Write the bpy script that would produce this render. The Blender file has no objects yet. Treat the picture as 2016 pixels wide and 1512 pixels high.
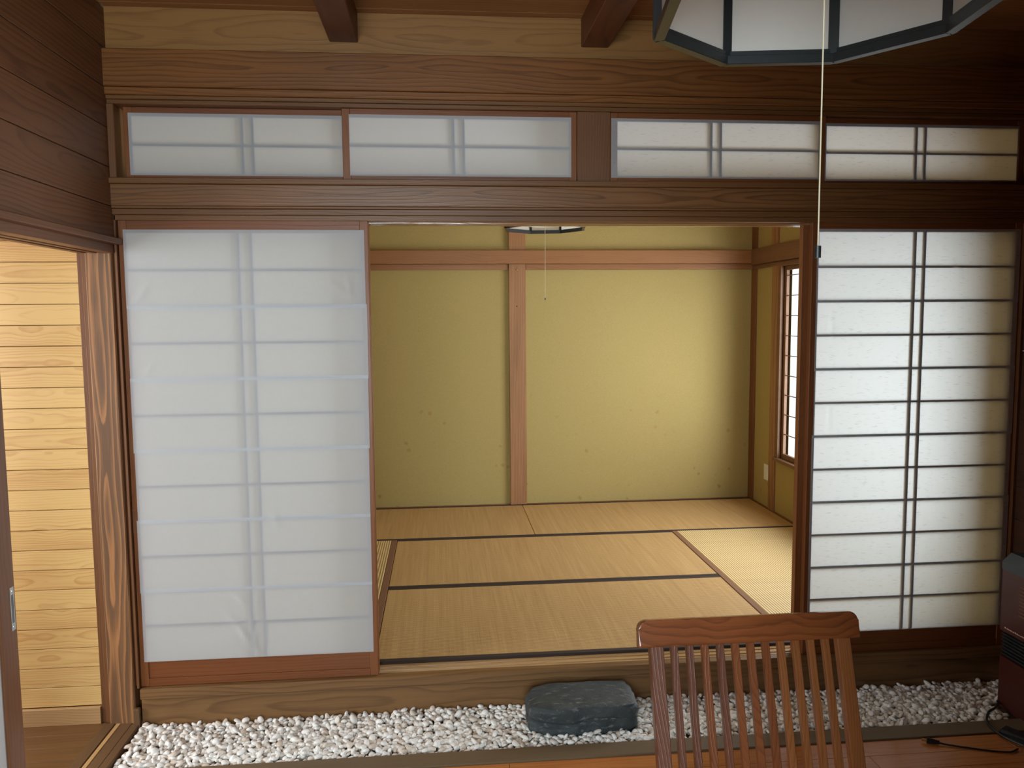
import bpy, bmesh, math, random
import numpy as np
from mathutils import Vector, Matrix, Euler, noise
random.seed(7)
S = bpy.context.scene
C = bpy.context.scene.collection
R = math.radians

# ------------------------------------------------------------------ camera
YAW, PITCH, ROLL = 0.09103756, -0.08719659, -0.00801996
CAM = Vector((0, -3.0, 1.56))
cd = bpy.data.cameras.new('camera'); cam = bpy.data.objects.new('camera', cd); C.objects.link(cam)
f = Vector((math.sin(YAW)*math.cos(PITCH), math.cos(YAW)*math.cos(PITCH), math.sin(PITCH)))
r = Vector((math.cos(YAW), -math.sin(YAW), 0)); u = r.cross(f)
r2 = math.cos(ROLL)*r + math.sin(ROLL)*u; u2 = -math.sin(ROLL)*r + math.cos(ROLL)*u
m = Matrix((r2, u2, -f)).transposed().to_4x4(); m.translation = CAM
cam.matrix_world = m
cd.sensor_fit = 'HORIZONTAL'; cd.sensor_width = 36; cd.lens = 1532.3/2016*36
cd.clip_start = 0.02
S.camera = cam

# ------------------------------------------------------------------ world, light, exposure
w = bpy.data.worlds.new('sky'); S.world = w; w.use_nodes = True
w.node_tree.nodes['Background'].inputs[0].default_value = (0.86, 0.95, 1.0, 1)
w.node_tree.nodes['Background'].inputs[1].default_value = 1.6
S.view_settings.view_transform = 'Standard'; S.view_settings.look = 'None'
S.view_settings.gamma = 1; S.view_settings.exposure = 0.0; S.view_settings.use_curve_mapping = False
try:
    S.cycles.max_bounces = 10; S.cycles.diffuse_bounces = 6; S.cycles.transmission_bounces = 8
    S.cycles.sample_clamp_indirect = 6; S.cycles.caustics_reflective = False; S.cycles.caustics_refractive = False
except Exception: pass

def daylight(name, loc, direction, sx, sy, power, col, spread=180):
    l = bpy.data.lights.new(name, 'AREA'); l.shape = 'RECTANGLE'; l.size = sx; l.size_y = sy
    l.energy = power; l.color = col; l.spread = R(spread)
    o = bpy.data.objects.new(name, l); C.objects.link(o); o.location = loc
    o.rotation_euler = Vector(direction).to_track_quat('-Z', 'Y').to_euler()
    return o
# daylight coming in at the windows that the house has
daylight('daylight_tatami_window', (2.60, 1.15, 1.25), (-1, 0, -0.10), 1.30, 1.9, 100, (0.97, 0.985, 1.0))
daylight('daylight_rear_window', (-0.40, -4.72, 1.4), (0, 1, -0.05), 1.5, 1.6, 124, (0.77, 0.93, 1.0))
daylight('daylight_hall_window', (-3.0, -0.9, 1.3), (1, 0.35, -0.1), 1.2, 1.3, 65, (0.93, 0.97, 1.0))

# ------------------------------------------------------------------ node helpers
def mat_new(name):
    mt = bpy.data.materials.new(name); mt.use_nodes = True; nt = mt.node_tree
    for n in list(nt.nodes): nt.nodes.remove(n)
    out = nt.nodes.new('ShaderNodeOutputMaterial')
    return mt, nt, out
class NB:
    def __init__(s, nt): s.nt = nt
    def n(s, t, **kw):
        nd = s.nt.nodes.new(t)
        for k, v in kw.items(): setattr(nd, k, v)
        return nd
    def inp(s, sock, v):
        if isinstance(v, bpy.types.NodeSocket): s.nt.links.new(v, sock)
        else: sock.default_value = v
    def m(s, op, a, b=0.0, c=0.0):
        nd = s.n('ShaderNodeMath', operation=op)
        s.inp(nd.inputs[0], a); s.inp(nd.inputs[1], b); s.inp(nd.inputs[2], c)
        return nd.outputs[0]
    def comb(s, x, y, z):
        nd = s.n('ShaderNodeCombineXYZ')
        s.inp(nd.inputs[0], x); s.inp(nd.inputs[1], y); s.inp(nd.inputs[2], z)
        return nd.outputs[0]
    def noise(s, vec, scale, detail=2, rough=0.5):
        nd = s.n('ShaderNodeTexNoise'); s.inp(nd.inputs['Vector'], vec); s.inp(nd.inputs['Scale'], scale)
        nd.inputs['Detail'].default_value = detail; nd.inputs['Roughness'].default_value = rough
        return nd.outputs[0]
    def ramp(s, fac, stops, interp='LINEAR'):
        nd = s.n('ShaderNodeValToRGB'); s.inp(nd.inputs[0], fac); cr = nd.color_ramp; cr.interpolation = interp
        while len(cr.elements) < len(stops): cr.elements.new(0.5)
        for e, (p, c) in zip(cr.elements, stops):
            e.position = p; e.color = (c, c, c, 1) if isinstance(c, (int, float)) else (*c, 1)
        return nd.outputs[0]
    def mix(s, fac, a, b, mode='MIX'):
        nd = s.n('ShaderNodeMix', data_type='RGBA', blend_type=mode)
        s.inp(nd.inputs[0], fac)
        for so, v in ((nd.inputs[6], a), (nd.inputs[7], b)):
            if isinstance(v, tuple) and len(v) == 3: v = (*v, 1)
            s.inp(so, v)
        return nd.outputs[2]
    def bump(s, h, strength, dist):
        nd = s.n('ShaderNodeBump'); s.inp(nd.inputs['Height'], h)
        nd.inputs['Strength'].default_value = strength; nd.inputs['Distance'].default_value = dist
        return nd.outputs[0]
def srgb(r, g, b):
    f = lambda c: (c/255/12.92) if c/255 <= 0.04045 else ((c/255+0.055)/1.055)**2.4
    return (f(r), f(g), f(b))

def bsdf(nb, out, col, rough, normal=None, coat=0.0, metal=0.0, spec=0.5):
    p = nb.n('ShaderNodeBsdfPrincipled')
    if isinstance(col, tuple): col = (*col, 1)
    nb.inp(p.inputs['Base Color'], col); nb.inp(p.inputs['Roughness'], rough)
    p.inputs['Metallic'].default_value = metal; p.inputs['Specular IOR Level'].default_value = spec
    p.inputs['Coat Weight'].default_value = coat; p.inputs['Coat Roughness'].default_value = 0.12
    if normal is not None: nb.inp(p.inputs['Normal'], normal)
    nb.nt.links.new(p.outputs[0], out.inputs[0])
    return p

def wood(name, light, dark, grain='X', face='Y', uc=0.0, pitch=None, off=0.0, freq=70, v0=0.045, warp=0.03,
         contrast=0.55, rough=0.5, coat=0.0, vary=0.12, spec=0.4, seed=0.0, longw=0.9):
    """grain: axis the fibres run along; face: axis the broad face looks along."""
    mt, nt, out = mat_new(name); nb = NB(nt)
    tc = nb.n('ShaderNodeTexCoord').outputs['Object']
    sp = nb.n('ShaderNodeSeparateXYZ'); nt.links.new(tc, sp.inputs[0])
    ax = dict(X=sp.outputs[0], Y=sp.outputs[1], Z=sp.outputs[2])
    across = [a for a in 'XYZ' if a not in (grain, face)][0]
    g, uu, vv = ax[grain], ax[across], ax[face]
    rnd = nb.m('ADD', nb.n('ShaderNodeNewGeometry').outputs['Random Per Island'],
               nb.m('MULTIPLY', nb.n('ShaderNodeObjectInfo').outputs['Random'], 3.7))
    rn = nb.m('FRACT', nb.m('MULTIPLY', nb.m('ADD', rnd, seed), 7.31))
    rn2 = nb.m('FRACT', nb.m('MULTIPLY', nb.m('ADD', rnd, seed), 23.77))
    if pitch:
        fr = nb.m('FRACT', nb.m('DIVIDE', nb.m('SUBTRACT', uu, off), pitch))
        uloc = nb.m('ADD', nb.m('MULTIPLY', nb.m('SUBTRACT', fr, 0.5), pitch), nb.m('MULTIPLY', nb.m('SUBTRACT', rn, 0.5), pitch*1.5))
    else:
        uloc = nb.m('ADD', nb.m('SUBTRACT', uu, uc), nb.m('MULTIPLY', nb.m('SUBTRACT', rn, 0.5), 0.06))
    gs = nb.m('ADD', g, nb.m('MULTIPLY', rn2, 37.0))
    wv = nb.comb(nb.m('MULTIPLY', gs, longw), nb.m('MULTIPLY', uloc, 5.0), nb.m('MULTIPLY', vv, 5.0))
    n1 = nb.m('SUBTRACT', nb.noise(wv, 1.3, 2, 0.5), 0.5)
    n2 = nb.m('SUBTRACT', nb.noise(nb.comb(nb.m('MULTIPLY', gs, longw), 7.7, nb.m('MULTIPLY', uloc, 3.0)), 1.7, 2, 0.5), 0.5)
    up = nb.m('ADD', uloc, nb.m('MULTIPLY', n1, warp*2.2))
    vp = nb.m('ADD', nb.m('ADD', vv, v0), nb.m('MULTIPLY', n2, warp*3.4))
    rr = nb.m('SQRT', nb.m('ADD', nb.m('MULTIPLY', up, up), nb.m('MULTIPLY', vp, vp)))
    fine = nb.noise(nb.comb(nb.m('MULTIPLY', gs, 7.0), nb.m('MULTIPLY', uloc, 260.0), nb.m('MULTIPLY', vv, 260.0)), 1.0, 3, 0.6)
    t = nb.m('ADD', nb.m('MULTIPLY', rr, freq), nb.m('MULTIPLY', fine, 0.25))
    ring = nb.ramp(nb.m('FRACT', t), [(0.0, 0.15), (0.1, 0.0), (0.55, 0.25), (0.88, 1.0), (0.97, 0.85), (1.0, 0.2)])
    blot = nb.noise(nb.comb(nb.m('MULTIPLY', gs, 1.2), nb.m('MULTIPLY', uloc, 9.0), vv), 1.6, 3, 0.55)
    fac = nb.m('ADD', nb.m('MULTIPLY', ring, contrast), nb.m('MULTIPLY', nb.m('SUBTRACT', fine, 0.5), 0.5))
    fac = nb.m('ADD', fac, nb.m('MULTIPLY', nb.m('SUBTRACT', blot, 0.5), 0.75))
    fac = nb.m('ADD', fac, nb.m('MULTIPLY', nb.m('SUBTRACT', rn2, 0.5), vary*2))
    nd = nb.n('ShaderNodeClamp'); nt.links.new(fac, nd.inputs[0])
    col = nb.mix(nd.outputs[0], light, dark)
    nrm = nb.bump(nb.m('ADD', nb.m('MULTIPLY', ring, 0.5), fine), 0.25, 0.001)
    rg = nb.m('ADD', rough-0.06, nb.m('MULTIPLY', blot, 0.14))
    bsdf(nb, out, col, rg, nrm, coat, 0, spec)
    return mt

def plain(name, col, rough=0.5, metal=0.0, coat=0.0, bumps=None, vary=0.0):
    mt, nt, out = mat_new(name); nb = NB(nt)
    tc = nb.n('ShaderNodeTexCoord').outputs['Object']
    n = nb.noise(tc, bumps[0] if bumps else 60.0, 3, 0.6)
    c = nb.mix(n, tuple(x*(1-vary) for x in col), tuple(min(1, x*(1+vary)) for x in col))
    bsdf(nb, out, c, rough, nb.bump(n, bumps[1], bumps[2]) if bumps else None, coat, metal)
    return mt

# ------------------------------------------------------------------ geometry helpers
def add_box(bm, x0, x1, y0, y1, z0, z1, bev=0.0, seg=1):
    vs = [bm.verts.new(p) for p in ((x0,y0,z0),(x1,y0,z0),(x1,y1,z0),(x0,y1,z0),(x0,y0,z1),(x1,y0,z1),(x1,y1,z1),(x0,y1,z1))]
    fs = [bm.faces.new([vs[i] for i in q]) for q in ((0,3,2,1),(4,5,6,7),(0,1,5,4),(1,2,6,5),(2,3,7,6),(3,0,4,7))]
    if bev > 0:
        es = list({e for fc in fs for e in fc.edges})
        bmesh.ops.bevel(bm, geom=es, offset=bev, segments=seg, profile=0.6, affect='EDGES')
def box(*a, **k):
    bm = bmesh.new(); add_box(bm, *a, **k); return bm
def boxes(lst, bev=0.0):
    bm = bmesh.new()
    for a in lst: add_box(bm, *a, bev=bev)
    return bm
def add_bar(bm, p0, p1, wid, th, side=(1,0,0), bev=0.0, seg=1, w1=None):
    """a rectangular bar from p0 to p1; wid is measured along `side`, th square to it"""
    p0 = Vector(p0); p1 = Vector(p1); d = (p1-p0).normalized(); s = Vector(side); s = (s - d*s.dot(d)).normalized(); t = d.cross(s)
    vs = []
    for p, ww in ((p0, wid), (p1, w1 or wid)):
        for a, b in ((-1,-1),(1,-1),(1,1),(-1,1)): vs.append(bm.verts.new(p + s*a*ww/2 + t*b*th/2))
    fs = [bm.faces.new([vs[i] for i in q]) for q in ((0,3,2,1),(4,5,6,7),(0,1,5,4),(1,2,6,5),(2,3,7,6),(3,0,4,7))]
    if bev > 0:
        es = list({e for fc in fs for e in fc.edges})
        bmesh.ops.bevel(bm, geom=es, offset=bev, segments=seg, profile=0.6, affect='EDGES')
def add_tube(bm, pts, rad, n=8):
    pts = [Vector(p) for p in pts]; rings = []
    for i, p in enumerate(pts):
        d = (pts[min(i+1, len(pts)-1)] - pts[max(i-1, 0)]).normalized()
        a = d.orthogonal().normalized() if not rings else (pa - d*pa.dot(d)).normalized()
        pa = a; b = d.cross(a)
        rings.append([bm.verts.new(p + (a*math.cos(k*2*math.pi/n) + b*math.sin(k*2*math.pi/n))*rad) for k in range(n)])
    for A, B in zip(rings, rings[1:]):
        for k in range(n): bm.faces.new((A[k], A[(k+1)%n], B[(k+1)%n], B[k]))
    bm.faces.new(rings[0][::-1]); bm.faces.new(rings[-1])
def add_prism(bm, prof, a0, a1, axis='X'):
    """extrude a closed profile [(p,q)] along an axis; for X the profile is (y,z), for Y it is (x,z)"""
    mk = {'X': lambda a, p: (a, p[0], p[1]), 'Y': lambda a, p: (p[0], a, p[1]), 'Z': lambda a, p: (p[0], p[1], a)}[axis]
    A = [bm.verts.new(mk(a0, p)) for p in prof]; B = [bm.verts.new(mk(a1, p)) for p in prof]
    n = len(prof)
    for i in range(n): bm.faces.new((A[i], A[(i+1)%n], B[(i+1)%n], B[i]))
    bm.faces.new(A[::-1]); bm.faces.new(B)
def obj(name, bm, mt, parent=None, smooth=False, loc=None):
    bmesh.ops.recalc_face_normals(bm, faces=bm.faces)
    me = bpy.data.meshes.new(name); bm.to_mesh(me); bm.free()
    if smooth:
        for p in me.polygons: p.use_smooth = True
    o = bpy.data.objects.new(name, me); C.objects.link(o)
    if mt: me.materials.append(mt)
    if parent is not None: o.parent = parent
    if loc: o.location = loc
    return o
def struct(name, bm, mt, parent=None, smooth=False):
    o = obj(name, bm, mt, parent, smooth)
    if parent is None: o['kind'] = 'structure'
    return o
def tag(o, label, cat, group=None, kind=None):
    o['label'] = label; o['category'] = cat
    if group: o['group'] = group
    if kind: o['kind'] = kind
    return o
def thing(name, label, cat, loc=(0,0,0), rotz=0.0, group=None):
    o = bpy.data.objects.new(name, None); C.objects.link(o); o.empty_display_size = 0.05
    o.location = loc; o.rotation_euler = (0, 0, rotz)
    return tag(o, label, cat, group)

# ------------------------------------------------------------------ materials
M = {}
BL, BD = srgb(132,84,44), srgb(54,30,13)
M['beam'] = wood('beam_wood', BL, BD, 'X', 'Y', uc=2.45, freq=60, v0=0.04, warp=0.045, contrast=0.45, rough=0.33, seed=0.3, spec=0.35)
M['beam_low'] = wood('lintel_wood', srgb(129,87,51), srgb(67,38,18), 'X', 'Y', uc=2.0, freq=70, v0=0.03, warp=0.035, contrast=0.5, rough=0.33, seed=0.8, spec=0.45)
M['upper_board'] = wood('upper_board_wood', srgb(150,106,60), srgb(88,56,30), 'X', 'Y', uc=2.57, freq=46, v0=0.035, warp=0.06, contrast=0.38, rough=0.34, spec=0.4)
M['ceiling'] = wood('ceiling_wood', srgb(155,107,61), srgb(104,63,30), 'X', 'Z', pitch=0.3, off=-4.85, freq=50, v0=-2.6, contrast=0.3, rough=0.55)
M['rafter'] = wood('rafter_wood', srgb(104,60,30), srgb(64,32,14), 'Y', 'Z', freq=60, contrast=0.35, rough=0.5)
M['left_board'] = wood('left_board_wood', srgb(120,77,46), srgb(65,35,19), 'Y', 'X', pitch=0.14, off=1.687, freq=75, v0=1.22, warp=0.03, contrast=0.45, rough=0.5)
M['trim_x'] = wood('trim_wood', srgb(115,75,39), srgb(69,38,16), 'X', 'Y', freq=110, contrast=0.3, rough=0.4)
M['trim_y'] = wood('trim_wood_deep', srgb(121,79,50), srgb(73,41,24), 'Y', 'X', freq=110, contrast=0.3, rough=0.45)
M['trim_z'] = wood('trim_wood_upright', srgb(112,72,42), srgb(70,40,18), 'Z', 'Y', freq=110, contrast=0.3, rough=0.45)
M['column'] = wood('column_wood', srgb(104,74,50), srgb(186,128,78), 'Z', 'Y', uc=-1.268, freq=70, v0=0.028, warp=0.03, contrast=0.62, rough=0.5, longw=0.7, vary=0.05, seed=0.4)
M['plank'] = wood('plank_wood', srgb(214,178,116), srgb(168,112,58), 'X', 'Y', pitch=0.0775, off=0.067, freq=150, v0=0.012, warp=0.009, contrast=0.34, rough=0.35, vary=0.22, longw=2.6)
M['shoji'] = wood('shoji_frame_wood', srgb(130,78,42), srgb(86,46,22), 'Z', 'Y', freq=120, contrast=0.25, rough=0.4)
M['shoji_x'] = wood('shoji_rail_wood', srgb(122,70,36), srgb(76,38,18), 'X', 'Y', uc=0.2, freq=80, contrast=0.25, rough=0.4)
M['lattice'] = plain('lattice_wood', srgb(98,68,50), 0.6, vary=0.1)
M['sill'] = wood('sill_wood', srgb(128,92,54), srgb(79,50,27), 'X', 'Y', uc=0.05, freq=60, v0=0.06, warp=0.035, contrast=0.45, rough=0.5, seed=0.5)
M['sill_top'] = wood('sill_top_wood', srgb(184,148,104), srgb(128,94,58), 'X', 'Z', freq=90, contrast=0.3, rough=0.24, spec=0.8)
M['groove'] = wood('head_track_wood', srgb(150,108,70), srgb(104,68,40), 'X', 'Z', freq=90, contrast=0.3, rough=0.16, spec=0.9)
M['curb'] = wood('curb_wood', srgb(114,94,70), srgb(81,62,43), 'X', 'Z', freq=120, contrast=0.3, rough=0.5)
M['curb_y'] = wood('threshold_wood', srgb(111,82,55), srgb(67,45,29), 'Y', 'Z', freq=120, contrast=0.45, rough=0.45)
M['thr_light'] = wood('threshold_inlay_wood', srgb(196,156,104), srgb(150,110,66), 'Y', 'Z', freq=120, contrast=0.3, rough=0.45)
M['floor'] = wood('floor_wood', srgb(190,118,62), srgb(130,72,34), 'X', 'Z', pitch=0.09, off=0.0, freq=60, v0=0.04, contrast=0.3, rough=0.2, coat=0.3)
M['hall_floor'] = wood('hall_floor_wood', srgb(112,78,45), srgb(73,47,27), 'X', 'Z', pitch=0.09, off=0.0, freq=60, v0=0.04, contrast=0.3, rough=0.3)
M['tat_x'] = wood('tatami_room_rail_wood', srgb(156,108,68), srgb(112,72,44), 'X', 'Y', freq=110, contrast=0.25, rough=0.45)
M['tat_y'] = wood('tatami_room_side_wood', srgb(124,89,62), srgb(87,55,35), 'Y', 'X', freq=110, contrast=0.25, rough=0.45)
M['tat_z'] = wood('tatami_room_post_wood', srgb(166,120,80), srgb(112,74,46), 'Z', 'Y', uc=0.40, freq=90, v0=0.02-2.66, warp=0.012, contrast=0.55, rough=0.5)
M['tat_corner'] = wood('tatami_room_corner_wood', srgb(130,84,50), srgb(86,52,28), 'Z', 'Y', freq=120, contrast=0.3, rough=0.5)
M['dark'] = wood('dark_wall_wood', srgb(79,50,34), srgb(44,27,17), 'Y', 'X', pitch=0.14, off=0.0, freq=80, contrast=0.35, rough=0.5)
M['door_l'] = wood('left_door_wood', srgb(126,84,56), srgb(88,54,34), 'Z', 'X', freq=90, contrast=0.3, rough=0.4)
for i, (a, b) in enumerate([((126,70,38),(66,32,18)), ((146,88,48),(84,48,26)), ((112,66,46),(64,36,26))]):
    M['teak%d' % i] = wood('teak_%s' % 'abc'[i], srgb(*a), srgb(*b), 'Z', 'Y', freq=130, contrast=0.4, rough=0.28, coat=0.35, spec=0.5)
M['teak_rail'] = wood('teak_rail_wood', srgb(134,74,38), srgb(66,32,18), 'X', 'Y', uc=0.86, freq=48, v0=0.012, warp=0.05, contrast=0.4, rough=0.25, coat=0.5, longw=3.5)
M['teak_seat'] = wood('teak_seat_wood', srgb(172,92,48), srgb(98,46,24), 'X', 'Z', freq=110, contrast=0.4, rough=0.3, coat=0.3)
M['black'] = plain('black_plastic', (0.012,0.013,0.014), 0.35)
M['lampframe'] = plain('lamp_frame_lacquer', srgb(30,34,36), 0.35, bumps=(90,0.1,0.001), vary=0.2)
M['chrome'] = plain('chrome', (0.62,0.62,0.6), 0.22, metal=1.0)
M['brass'] = plain('brass', (0.75,0.52,0.2), 0.3, metal=1.0)
M['white_plastic'] = plain('white_plastic', (0.78,0.77,0.72), 0.4)
M['cord'] = plain('cord_fibre', srgb(214,200,168), 0.8)
M['band'] = plain('edge_band_cloth', srgb(52,38,30), 0.85, bumps=(900,0.3,0.0005), vary=0.25)
M['band_brown'] = plain('edge_band_brown_cloth', srgb(128,90,64), 0.85, bumps=(900,0.3,0.0005), vary=0.2)
M['frosted'] = plain('frosted_film', (0.6,0.64,0.66), 0.5)
M['ceil_tat'] = wood('tatami_room_ceiling_wood', srgb(226,204,166), srgb(190,158,118), 'X', 'Z', pitch=0.3, freq=50, contrast=0.3, rough=0.6)
M['heater_red'] = plain('heater_burgundy_metal', srgb(78,34,26), 0.4, bumps=(300,0.05,0.0005), vary=0.1)
M['heater_grey'] = plain('heater_grey_metal', srgb(58,64,66), 0.45)
M['heater_mark'] = plain('heater_print', srgb(220,190,170), 0.5)
M['white_wall'] = plain('unseen_plaster', srgb(150,124,92), 0.9)

def mk_paper(name, col, trans, streak=0.0, bumpy=0.0):
    mt, nt, out = mat_new(name); nb = NB(nt)
    tc = nb.n('ShaderNodeTexCoord').outputs['Object']
    sp = nb.n('ShaderNodeSeparateXYZ'); nt.links.new(tc, sp.inputs[0])
    cloud = nb.noise(tc, 55.0, 4, 0.7)
    st = nb.noise(nb.comb(nb.m('MULTIPLY', sp.outputs[0], 26.0), 0.0, nb.m('MULTIPLY', nb.m('ADD', sp.outputs[2], nb.m('MULTIPLY', nb.noise(tc, 20.0, 1), 0.02)), 250.0)), 1.0, 2, 0.5)
    stm = nb.ramp(st, [(0.0, 0.0), (0.60, 0.0), (0.70, 1.0)])
    c = nb.mix(cloud, tuple(x*0.955 for x in col), col)
    ct = nb.mix(nb.m('MULTIPLY', stm, streak), c, tuple(x*0.55 for x in col))
    d = nb.n('ShaderNodeBsdfDiffuse'); nb.inp(d.inputs[0], c)
    t = nb.n('ShaderNodeBsdfTranslucent'); nb.inp(t.inputs[0], ct)
    bn = nb.bump(nb.m('ADD', nb.noise(tc, 14.0, 2, 0.5), nb.m('MULTIPLY', cloud, 0.15)), bumpy, 0.01) if bumpy else None
    if bn is not None:
        nb.inp(d.inputs['Normal'], bn)
    mx = nb.n('ShaderNodeMixShader'); mx.inputs[0].default_value = trans
    nt.links.new(d.outputs[0], mx.inputs[1]); nt.links.new(t.outputs[0], mx.inputs[2])
    g = nb.n('ShaderNodeBsdfGlossy'); g.inputs['Roughness'].default_value = 0.45
    fr = nb.n('ShaderNodeFresnel'); fr.inputs[0].default_value = 1.25
    ff = nb.m('MULTIPLY', fr.outputs[0], nb.m('SUBTRACT', 1.0, nb.n('ShaderNodeNewGeometry').outputs['Backfacing']))
    m2 = nb.n('ShaderNodeMixShader'); nt.links.new(ff, m2.inputs[0])
    nt.links.new(mx.outputs[0], m2.inputs[1]); nt.links.new(g.outputs[0], m2.inputs[2])
    nt.links.new(m2.outputs[0], out.inputs[0])
    return mt
M['paper'] = mk_paper('shoji_paper', (0.85,0.88,0.91), 0.58, 0.0, 0.12)
M['paper_washi'] = mk_paper('washi_paper', (0.85,0.88,0.90), 0.64, 0.6, 0.0)
M['paper_lamp'] = mk_paper('lamp_paper', (0.86,0.84,0.80), 0.5, 0.0, 0.0)

def mk_plaster():
    mt, nt, out = mat_new('olive_plaster'); nb = NB(nt)
    tc = nb.n('ShaderNodeTexCoord').outputs['Object']
    sp = nb.n('ShaderNodeSeparateXYZ'); nt.links.new(tc, sp.inputs[0])
    fine = nb.noise(tc, 230.0, 3, 0.75); big = nb.noise(tc, 1.6, 3, 0.5)
    c = nb.mix(fine, srgb(146,128,78), srgb(196,174,118))
    c = nb.mix(nb.m('MULTIPLY', big, 0.35), c, srgb(172,158,98))
    # damp spots low on the back wall, brown, with a shape of their own
    vo = nb.n('ShaderNodeTexVoronoi'); vo.inputs['Scale'].default_value = 11.0; nt.links.new(tc, vo.inputs['Vector'])
    spot = nb.ramp(nb.m('ADD', vo.outputs['Distance'], nb.m('MULTIPLY', nb.noise(tc, 26.0, 2, 0.5), 0.3)), [(0.0, 1.0), (0.27, 1.0), (0.33, 0.0)])
    pick = nb.ramp(nb.noise(tc, 2.7, 2, 0.5), [(0.50, 0.0), (0.60, 1.0)])
    low = nb.ramp(sp.outputs[2], [(0.2, 1.0), (0.9, 0.5), (1.0, 0.0)])
    k = nb.m('MULTIPLY', nb.m('MULTIPLY', spot, pick), nb.m('MULTIPLY', low, 0.5))
    c = nb.mix(k, c, srgb(140,100,44))
    bsdf(nb, out, c, 0.92, nb.bump(fine, 0.5, 0.0015), spec=0.15)
    return mt
M['plaster'] = mk_plaster()

def mk_tatami(name, light, dark, rib, ribw):
    """long side of the mat along object X; the rushes run across it"""
    mt, nt, out = mat_new(name); nb = NB(nt)
    tc = nb.n('ShaderNodeTexCoord').outputs['Object']
    sp = nb.n('ShaderNodeSeparateXYZ'); nt.links.new(tc, sp.inputs[0])
    x, y = sp.outputs[0], sp.outputs[1]
    streak = nb.noise(nb.comb(nb.m('MULTIPLY', x, 260.0), nb.m('MULTIPLY', y, 2.5), 0.0), 1.0, 3, 0.65)
    streak2 = nb.noise(nb.comb(nb.m('MULTIPLY', x, 40.0), nb.m('MULTIPLY', y, 1.2), 3.0), 1.0, 2, 0.5)
    s = nb.m('SINE', nb.m('MULTIPLY', y, 2*math.pi/rib))
    ribs = nb.m('MULTIPLY', nb.m('ADD', s, 1.0), 0.5)
    spk = nb.noise(nb.comb(nb.m('MULTIPLY', x, 300.0), nb.m('MULTIPLY', y, 170.0), 0.0), 1.0, 2, 0.6)
    k = nb.m('ADD', nb.m('MULTIPLY', streak, 0.65), nb.m('MULTIPLY', streak2, 0.45))
    k = nb.m('ADD', k, nb.m('MULTIPLY', nb.m('SUBTRACT', spk, 0.5), 0.5))
    k = nb.m('ADD', k, nb.m('MULTIPLY', nb.m('SUBTRACT', 0.35, ribs), ribw))
    nd = nb.n('ShaderNodeClamp'); nt.links.new(k, nd.inputs[0])
    c = nb.mix(nd.outputs[0], light, dark)
    h = nb.m('ADD', ribs, nb.m('MULTIPLY', streak, 0.6))
    bsdf(nb, out, c, 0.55, nb.bump(h, 0.5, 0.0018), spec=0.35)
    return mt
M['tatami'] = mk_tatami('rush_mat', srgb(216,180,126), srgb(148,110,64), 0.0125, 0.35)
M['tatami_side'] = mk_tatami('rush_mat_ribbed', srgb(230,206,152), srgb(146,112,68), 0.0135, 1.25)

def mk_pebble():
    mt, nt, out = mat_new('white_marble_pebble'); nb = NB(nt)
    tc = nb.n('ShaderNodeTexCoord').outputs['Object']
    rnd = nb.m('FRACT', nb.m('MULTIPLY', nb.m('ADD', nb.n('ShaderNodeNewGeometry').outputs['Random Per Island'], nb.n('ShaderNodeObjectInfo').outputs['Random']), 13.7))
    c = nb.ramp(rnd, [(0.0, srgb(208,190,172)), (0.12, srgb(224,212,198)), (0.35, srgb(240,236,230)), (1.0, srgb(250,248,244))])
    c = nb.mix(nb.m('MULTIPLY', nb.noise(tc, 70.0, 3, 0.6), 0.25), c, srgb(190,172,156))
    bsdf(nb, out, c, 0.5, None, spec=0.4)
    return mt
M['pebble'] = mk_pebble()
def mk_rock():
    mt, nt, out = mat_new('dark_slate'); nb = NB(nt)
    tc = nb.n('ShaderNodeTexCoord').outputs['Object']
    a = nb.noise(tc, 9.0, 5, 0.7); b = nb.noise(tc, 160.0, 3, 0.7)
    sp = nb.n('ShaderNodeSeparateXYZ'); nt.links.new(tc, sp.inputs[0])
    v = nb.noise(nb.comb(nb.m('MULTIPLY', sp.outputs[0], 22.0), nb.m('MULTIPLY', sp.outputs[1], 60.0), nb.m('MULTIPLY', sp.outputs[2], 60.0)), 1.0, 4, 0.75)
    c = nb.ramp(a, [(0.25, srgb(40,44,48)), (0.5, srgb(62,68,68)), (0.8, srgb(84,88,88))])
    c = nb.mix(nb.m('MULTIPLY', nb.ramp(v, [(0.56, 0.0), (0.70, 1.0)]), 0.7), c, srgb(140,146,144))
    c = nb.mix(nb.m('MULTIPLY', b, 0.4), c, srgb(46,54,62))
    bsdf(nb, out, c, 0.62, nb.bump(nb.m('ADD', a, nb.m('MULTIPLY', b, 0.35)), 0.8, 0.006), spec=0.4)
    return mt
M['rock'] = mk_rock()
def mk_glass():
    mt, nt, out = mat_new('clear_glass'); nb = NB(nt)
    t = nb.n('ShaderNodeBsdfTransparent'); g = nb.n('ShaderNodeBsdfGlossy'); g.inputs['Roughness'].default_value = 0.02
    tc = nb.n('ShaderNodeTexCoord').outputs['Object']
    nb.inp(t.inputs[0], nb.mix(nb.noise(tc, 1.0), (0.93,0.95,0.95), (0.97,0.98,0.98)))
    fr = nb.n('ShaderNodeFresnel'); fr.inputs[0].default_value = 1.45
    ff = nb.m('MULTIPLY', fr.outputs[0], nb.m('SUBTRACT', 1.0, nb.n('ShaderNodeNewGeometry').outputs['Backfacing']))
    mx = nb.n('ShaderNodeMixShader'); nt.links.new(ff, mx.inputs[0]); nt.links.new(t.outputs[0], mx.inputs[1]); nt.links.new(g.outputs[0], mx.inputs[2])
    nt.links.new(mx.outputs[0], out.inputs[0]); return mt
M['glass'] = mk_glass()

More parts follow.
